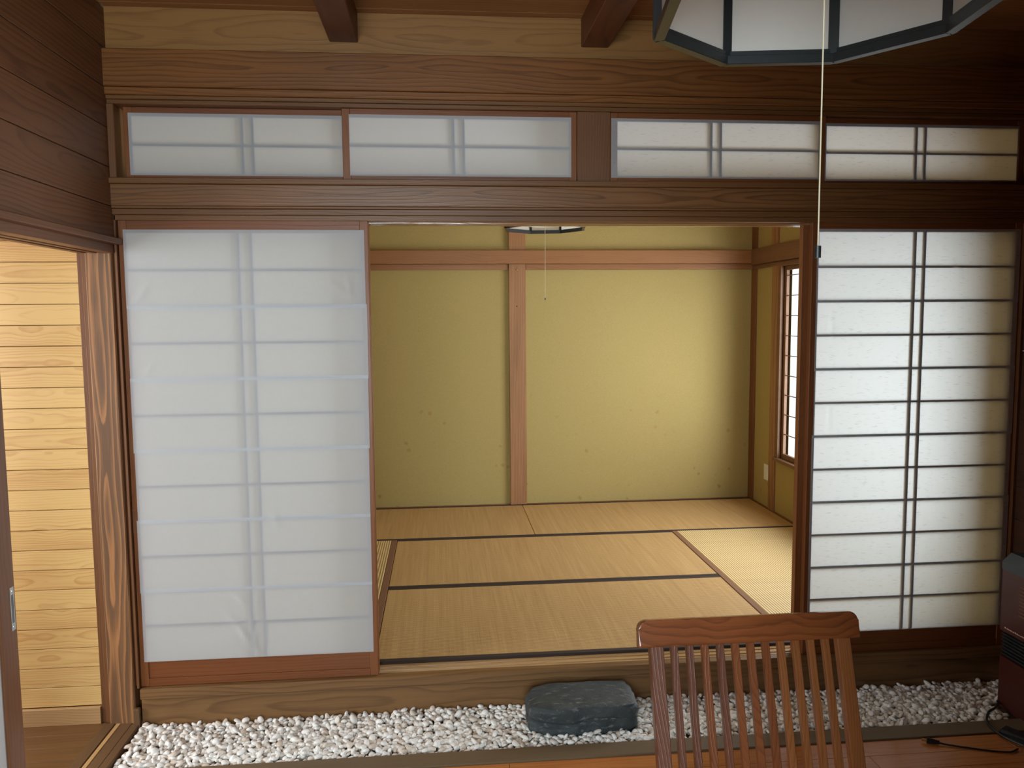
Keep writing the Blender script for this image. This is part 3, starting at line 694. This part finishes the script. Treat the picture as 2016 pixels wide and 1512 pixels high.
# ================================================================== FOLDING CHAIR
ch = thing('folding_chair', 'reddish teak folding chair with a slatted back, in the foreground', 'chair', (0.70, -1.30, 0.0))
lean = R(17.5); dy, dz = -math.sin(lean), -math.cos(lean)
def bp(x, s, off=0.0):   # point on the back plane, s metres down from the top of the rail
    return (x, dy*s + off*dz*-1*0.0 - off*math.cos(lean), 0.862 + dz*s + off*math.sin(lean))
W2 = 0.262
bm = bmesh.new()
prof = []
hw, top, bt = W2, 0.0, 0.060
def rail_pt(x, s, o): return bp(x, s, o)
outline = []
rc = 0.020
for (cx, cs, a0) in ((-hw+rc, top+rc, 180), (hw-rc, top+rc, 270)):
    for k in range(7):
        a = R(a0+15*k); outline.append((cx+rc*math.cos(a), cs+rc*math.sin(a)))
outline += [(hw+0.002, bt-0.003), (hw, bt), (-hw, bt), (-hw-0.002, bt-0.003)]
A = [bm.verts.new(rail_pt(x, s, 0.013)) for x, s in outline]; B = [bm.verts.new(rail_pt(x, s, -0.013)) for x, s in outline]
n = len(A); fA = bm.faces.new(A); fB = bm.faces.new(B[::-1])
for i in range(n): bm.faces.new((A[i], B[i], B[(i+1)%n], A[(i+1)%n]))
bmesh.ops.bevel(bm, geom=list(fA.edges)+list(fB.edges), offset=0.005, segments=3, profile=0.5, affect='EDGES')
obj('top_rail', bm, M['teak_rail'], ch)
SL = 0.862/math.cos(lean)
for s in (-1, 1):
    bm = bmesh.new(); add_bar(bm, bp(s*0.222, 0.058), bp(s*0.222, SL-0.004), 0.032, 0.022, bev=0.002)
    obj('back_stile', bm, M['teak2' if s < 0 else 'teak1'], ch)
rs = random.Random(5)
for k in range(11):
    x = -0.180+0.0360*k
    bm = bmesh.new(); add_bar(bm, bp(x, 0.058), bp(x, 0.44), 0.0165, 0.014, bev=0.0015)
    obj('back_slat', bm, M['teak%d' % (2, 2, 0, 2, 0, 0, 0, 1, 1, 1, 1)[k]], ch)
bm = bmesh.new(); add_bar(bm, bp(-0.206, 0.455), bp(0.206, 0.455), 0.04, 0.02, side=(0, -dy, dz), bev=0.002)
obj('lower_rail', bm, M['teak_seat'], ch)
# seat toward the camera, crossed rear legs
for s in (-1, 1):
    bm = bmesh.new(); add_box(bm, s*0.196-0.011, s*0.196+0.011, -0.56, -0.12, 0.395, 0.425, bev=0.002)
    obj('seat_rail', bm, M['teak2'], ch)
for k in range(9):
    y = -0.555+0.047*k
    obj('seat_slat', box(-0.184, 0.184, y, y+0.036, 0.405, 0.424, bev=0.002), M['teak_seat'], ch)
for s in (-1, 1):
    bm = bmesh.new(); add_bar(bm, (s*0.170, -0.50, 0.393), (s*0.170, 0.06, 0.008), 0.022, 0.035, bev=0.002)
    obj('crossed_leg', bm, M['teak0'], ch)
bm = bmesh.new(); add_tube(bm, [(-0.16, 0.005, 0.047), (0.16, 0.005, 0.047)], 0.011, 12); obj('stretcher', bm, M['teak0'], ch)
bm = bmesh.new(); add_tube(bm, [(-0.207, dy*0.80, 0.862+dz*0.80), (0.207, dy*0.80, 0.862+dz*0.80)], 0.011, 12); obj('stretcher', bm, M['teak0'], ch)

# ================================================================== LAMPS
def octlamp(name, label, cx, cy, zr, R0, rot, H, fr, cord_off, cord_z, ztop, cordr=0.0012, knob=(0.005, 0.018), dark='lampframe'):
    t = thing(name, label, 'ceiling lamp', (cx, cy, zr))
    V = [Vector((R0*math.cos(rot+R(45)*k), R0*math.sin(rot+R(45)*k), 0)) for k in range(8)]
    fm = bmesh.new()
    for k in range(8):
        a, b = V[k], V[(k+1) % 8]; up = Vector((0, 0, 1)); rad = (a+b).normalized()
        add_bar(fm, a+up*fr/2, b+up*fr/2, fr*1.1, fr, side=rad, bev=0.0008)
        add_bar(fm, a+up*(H-fr/2), b+up*(H-fr/2), fr*1.1, fr, side=rad, bev=0.0008)
        add_bar(fm, a+up*0.001, a+up*(H-0.001), fr*1.15, fr*1.15, side=a.normalized(), bev=0.0008)
        # inner beading round the paper
        ia, ib = a*0.985, b*0.985
        add_bar(fm, ia+up*(fr*1.25), ib+up*(fr*1.25), fr*0.35, fr*0.5, side=rad)
    obj('frame', fm, M[dark], t)
    for k in range(8):
        a, b = V[k]*0.99, V[(k+1) % 8]*0.99; d = (b-a).normalized()*fr*0.5
        bm = bmesh.new(); q = [bm.verts.new(p) for p in (a+d+Vector((0,0,fr)), b-d+Vector((0,0,fr)), b-d+Vector((0,0,H-fr)), a+d+Vector((0,0,H-fr)))]; bm.faces.new(q)
        obj('paper_panel', bm, M['paper_lamp'], t)
    # inner white dome plate and ring tube
    bm = bmesh.new(); bmesh.ops.create_cone(bm, cap_ends=True, segments=40, radius1=R0*0.80, radius2=R0*0.74, depth=0.02, matrix=Matrix.Translation((0, 0, H-0.03)))
    obj('reflector_plate', bm, M['white_plastic'], t)
    bm = bmesh.new(); n1, n2 = 40, 10
    ring = [[bm.verts.new(((R0*0.42+0.013*math.cos(j*2*math.pi/n2))*math.cos(i*2*math.pi/n1), (R0*0.42+0.013*math.cos(j*2*math.pi/n2))*math.sin(i*2*math.pi/n1), H-0.075+0.013*math.sin(j*2*math.pi/n2))) for j in range(n2)] for i in range(n1)]
    for i in range(n1):
        for j in range(n2): bm.faces.new((ring[i][j], ring[(i+1)%n1][j], ring[(i+1)%n1][(j+1)%n2], ring[i][(j+1)%n2]))
    obj('ring_tube', bm, M['white_plastic'], t, smooth=True)
    bm = bmesh.new(); add_tube(bm, [(0, 0, H-0.02), (0, 0, ztop-zr)], 0.006, 10); obj('hanging_rod', bm, M['black'], t)
    ox, oy = cord_off
    bm = bmesh.new(); add_tube(bm, [(ox, oy, H-0.04), (ox, oy, cord_z-zr)], cordr, 6)
    c = obj('pull_cord', bm, M['cord'], t)
    bm = bmesh.new(); add_tube(bm, [(ox, oy, cord_z-zr+0.001), (ox, oy, cord_z-zr-knob[1]*0.15), (ox, oy, cord_z-zr-knob[1])], knob[0], 12)
    obj('cord_knob', bm, M['black'], c)
    return t
octlamp('pendant_lamp', 'large eight-sided lamp of dark frame and white paper, hanging at the top right', 0.605, -1.788, 2.025, 0.2615, R(-8.07+22.5), 0.17, 0.016, (0.0, 0.0), 1.667, ZC)
octlamp('pendant_lamp', 'small-looking eight-sided paper lamp hanging in the tatami room beyond the opening', 0.592, 1.38, 2.04, 0.232, R(14), 0.11, 0.013, (0.0, 0.0), 1.66, 2.45, cordr=0.0012, knob=(0.003, 0.012), dark='black')

# ================================================================== HEATER, CABLES
ht = thing('space_heater', 'dark burgundy floor heater with a grey sloped top against the right wall', 'heater', (2.19, -0.60, 0.0))
bm = bmesh.new()   # profile (x,z) extruded along y
add_prism(bm, [(0.0,0.0),(0.0,0.205),(0.17,0.205),(0.17,0.0)], 0, 0.395, 'Y'); obj('lower_case', bm, M['heater_red'], ht)
bm = bmesh.new(); add_prism(bm, [(0.012,0.2055),(0.012,0.31),(0.17,0.31),(0.17,0.2055)], 0.004, 0.391, 'Y'); g = obj('outlet_grille', bm, M['black'], ht)
for k in range(7):
    z = 0.214+0.0135*k
    obj('louvre', box(0.0, 0.0118, 0.004, 0.391, z, z+0.005, bev=0.001), M['black'], g)
bm = bmesh.new(); add_prism(bm, [(-0.004,0.3105),(-0.004,0.555),(0.17,0.555),(0.17,0.3105)], 0, 0.395, 'Y'); fp = obj('upper_case', bm, M['heater_red'], ht)
for k in range(9):
    obj('vent_slit', box(-0.0055, -0.0041, 0.06, 0.30, 0.40+0.014*k, 0.404+0.014*k), M['band_brown'], fp)
bm = bmesh.new(); rz = random.Random(2); y = 0.37
while y > 0.24:
    L = rz.uniform(0.003, 0.007); add_box(bm, -0.0048, -0.0041, y-L, y, 0.325, 0.325+rz.uniform(0.003, 0.006)); y -= L+0.0025
obj('printed_mark', bm, M['heater_mark'], fp)
bm = bmesh.new(); add_prism(bm, [(-0.006,0.5555),(-0.006,0.585),(0.03,0.618),(0.17,0.618),(0.17,0.5555)], -0.002, 0.397, 'Y'); obj('top_panel', bm, M['heater_grey'], ht)

bm = bmesh.new(); pts = []
P0 = [(2.03,-0.52,0.006),(1.99,-0.535,0.005),(1.93,-0.52,0.004),(1.86,-0.492,0.004),(1.80,-0.468,0.005),(1.772,-0.456,0.008)]
def smooth_path(P, n=8):
    P = [Vector(p) for p in P]; out = []
    for i in range(len(P)-1):
        p0, p1, p2, p3 = P[max(i-1,0)], P[i], P[i+1], P[min(i+2,len(P)-1)]
        for k in range(n):
            t = k/n; out.append(0.5*((2*p1)+(p2-p0)*t+(2*p0-5*p1+4*p2-p3)*t*t+(3*p1-p0-3*p2+p3)*t**3))
    return out+[P[-1]]
pc = thing('power_cable', 'black mains cable lying on the floor with its plug end at the left', 'cable', (1.9, -0.5, 0.0))
off = Vector((1.9, -0.5, 0))
add_tube(bm, [p-off for p in smooth_path(P0)], 0.0032, 8); obj('cable', bm, M['black'], pc, smooth=True)
bm = bmesh.new(); a = Vector((1.776,-0.458,0.009))-off; b = Vector((1.738,-0.440,0.010))-off
add_bar(bm, a, b, 0.012, 0.010, side=(0,0,1), bev=0.002, w1=0.022); pg = obj('plug', bm, M['black'], pc)
bm = bmesh.new()
for s in (-1, 1):
    d = (b-a).normalized(); n0 = Vector((0,0,1)); add_bar(bm, b+n0*0.0*s+d.cross(n0)*0.0, b, 0.001, 0.001) if False else add_bar(bm, b+d.cross(n0)*s*0.004, b+d*0.016+d.cross(n0)*s*0.004, 0.006, 0.0015, side=(0,0,1))
obj('plug_pins', bm, M['brass'], pg)
cc = obj('black_cord', bmesh.new(), None); bpy.data.objects.remove(cc)
bm = bmesh.new(); add_tube(bm, smooth_path([(2.06,-0.52,0.012),(2.03,-0.44,0.010),(2.035,-0.36,0.012),(2.08,-0.30,0.020),(2.13,-0.27,0.022),(2.17,-0.235,0.018),(2.186,-0.21,0.016)]), 0.0045, 8)
tag(obj('heater_cord', bm, M['black'], smooth=True), 'black cord looping over the kerb from the floor to the heater', 'cable')
ps = thing('power_strip', 'black power strip with one pale button on the floor before the heater', 'power strip', (2.10, -0.50, 0.0), R(-62))
obj('case', box(-0.10, 0.10, -0.024, 0.024, 0.0, 0.028, bev=0.004), M['black'], ps)
bm = bmesh.new(); bmesh.ops.create_cone(bm, cap_ends=True, segments=16, radius1=0.007, radius2=0.006, depth=0.004, matrix=Matrix.Translation((0.02, 0, 0.0302))); obj('button', bm, M['white_plastic'], ps)

# ------------------------------------------------------------------ small fittings of the tatami room
sw = thing('wall_switch', 'small cream switch plate low on the right plaster wall of the tatami room', 'switch', (TR-0.0005, 2.375, 0.36))
obj('plate', box(-0.007, 0, -0.035, 0.035, 0, 0.115, bev=0.002), M['white_plastic'], sw)
obj('rocker', box(-0.0095, -0.0072, -0.012, 0.012, 0.03, 0.085, bev=0.001), M['white_plastic'], sw)
for z, lb, mt, rr_ in ((1.893, 'brass-headed pin near the top of the back wall post', 'brass', 0.0055), (1.63, 'dark nail head on the back wall post, below the brass pin', 'black', 0.004)):
    bm = bmesh.new(); bmesh.ops.create_uvsphere(bm, u_segments=12, v_segments=8, radius=rr_)
    o = obj('nail', bm, M[mt], smooth=True, loc=(0.558, TB-0.031, z)); tag(o, lb, 'nail')
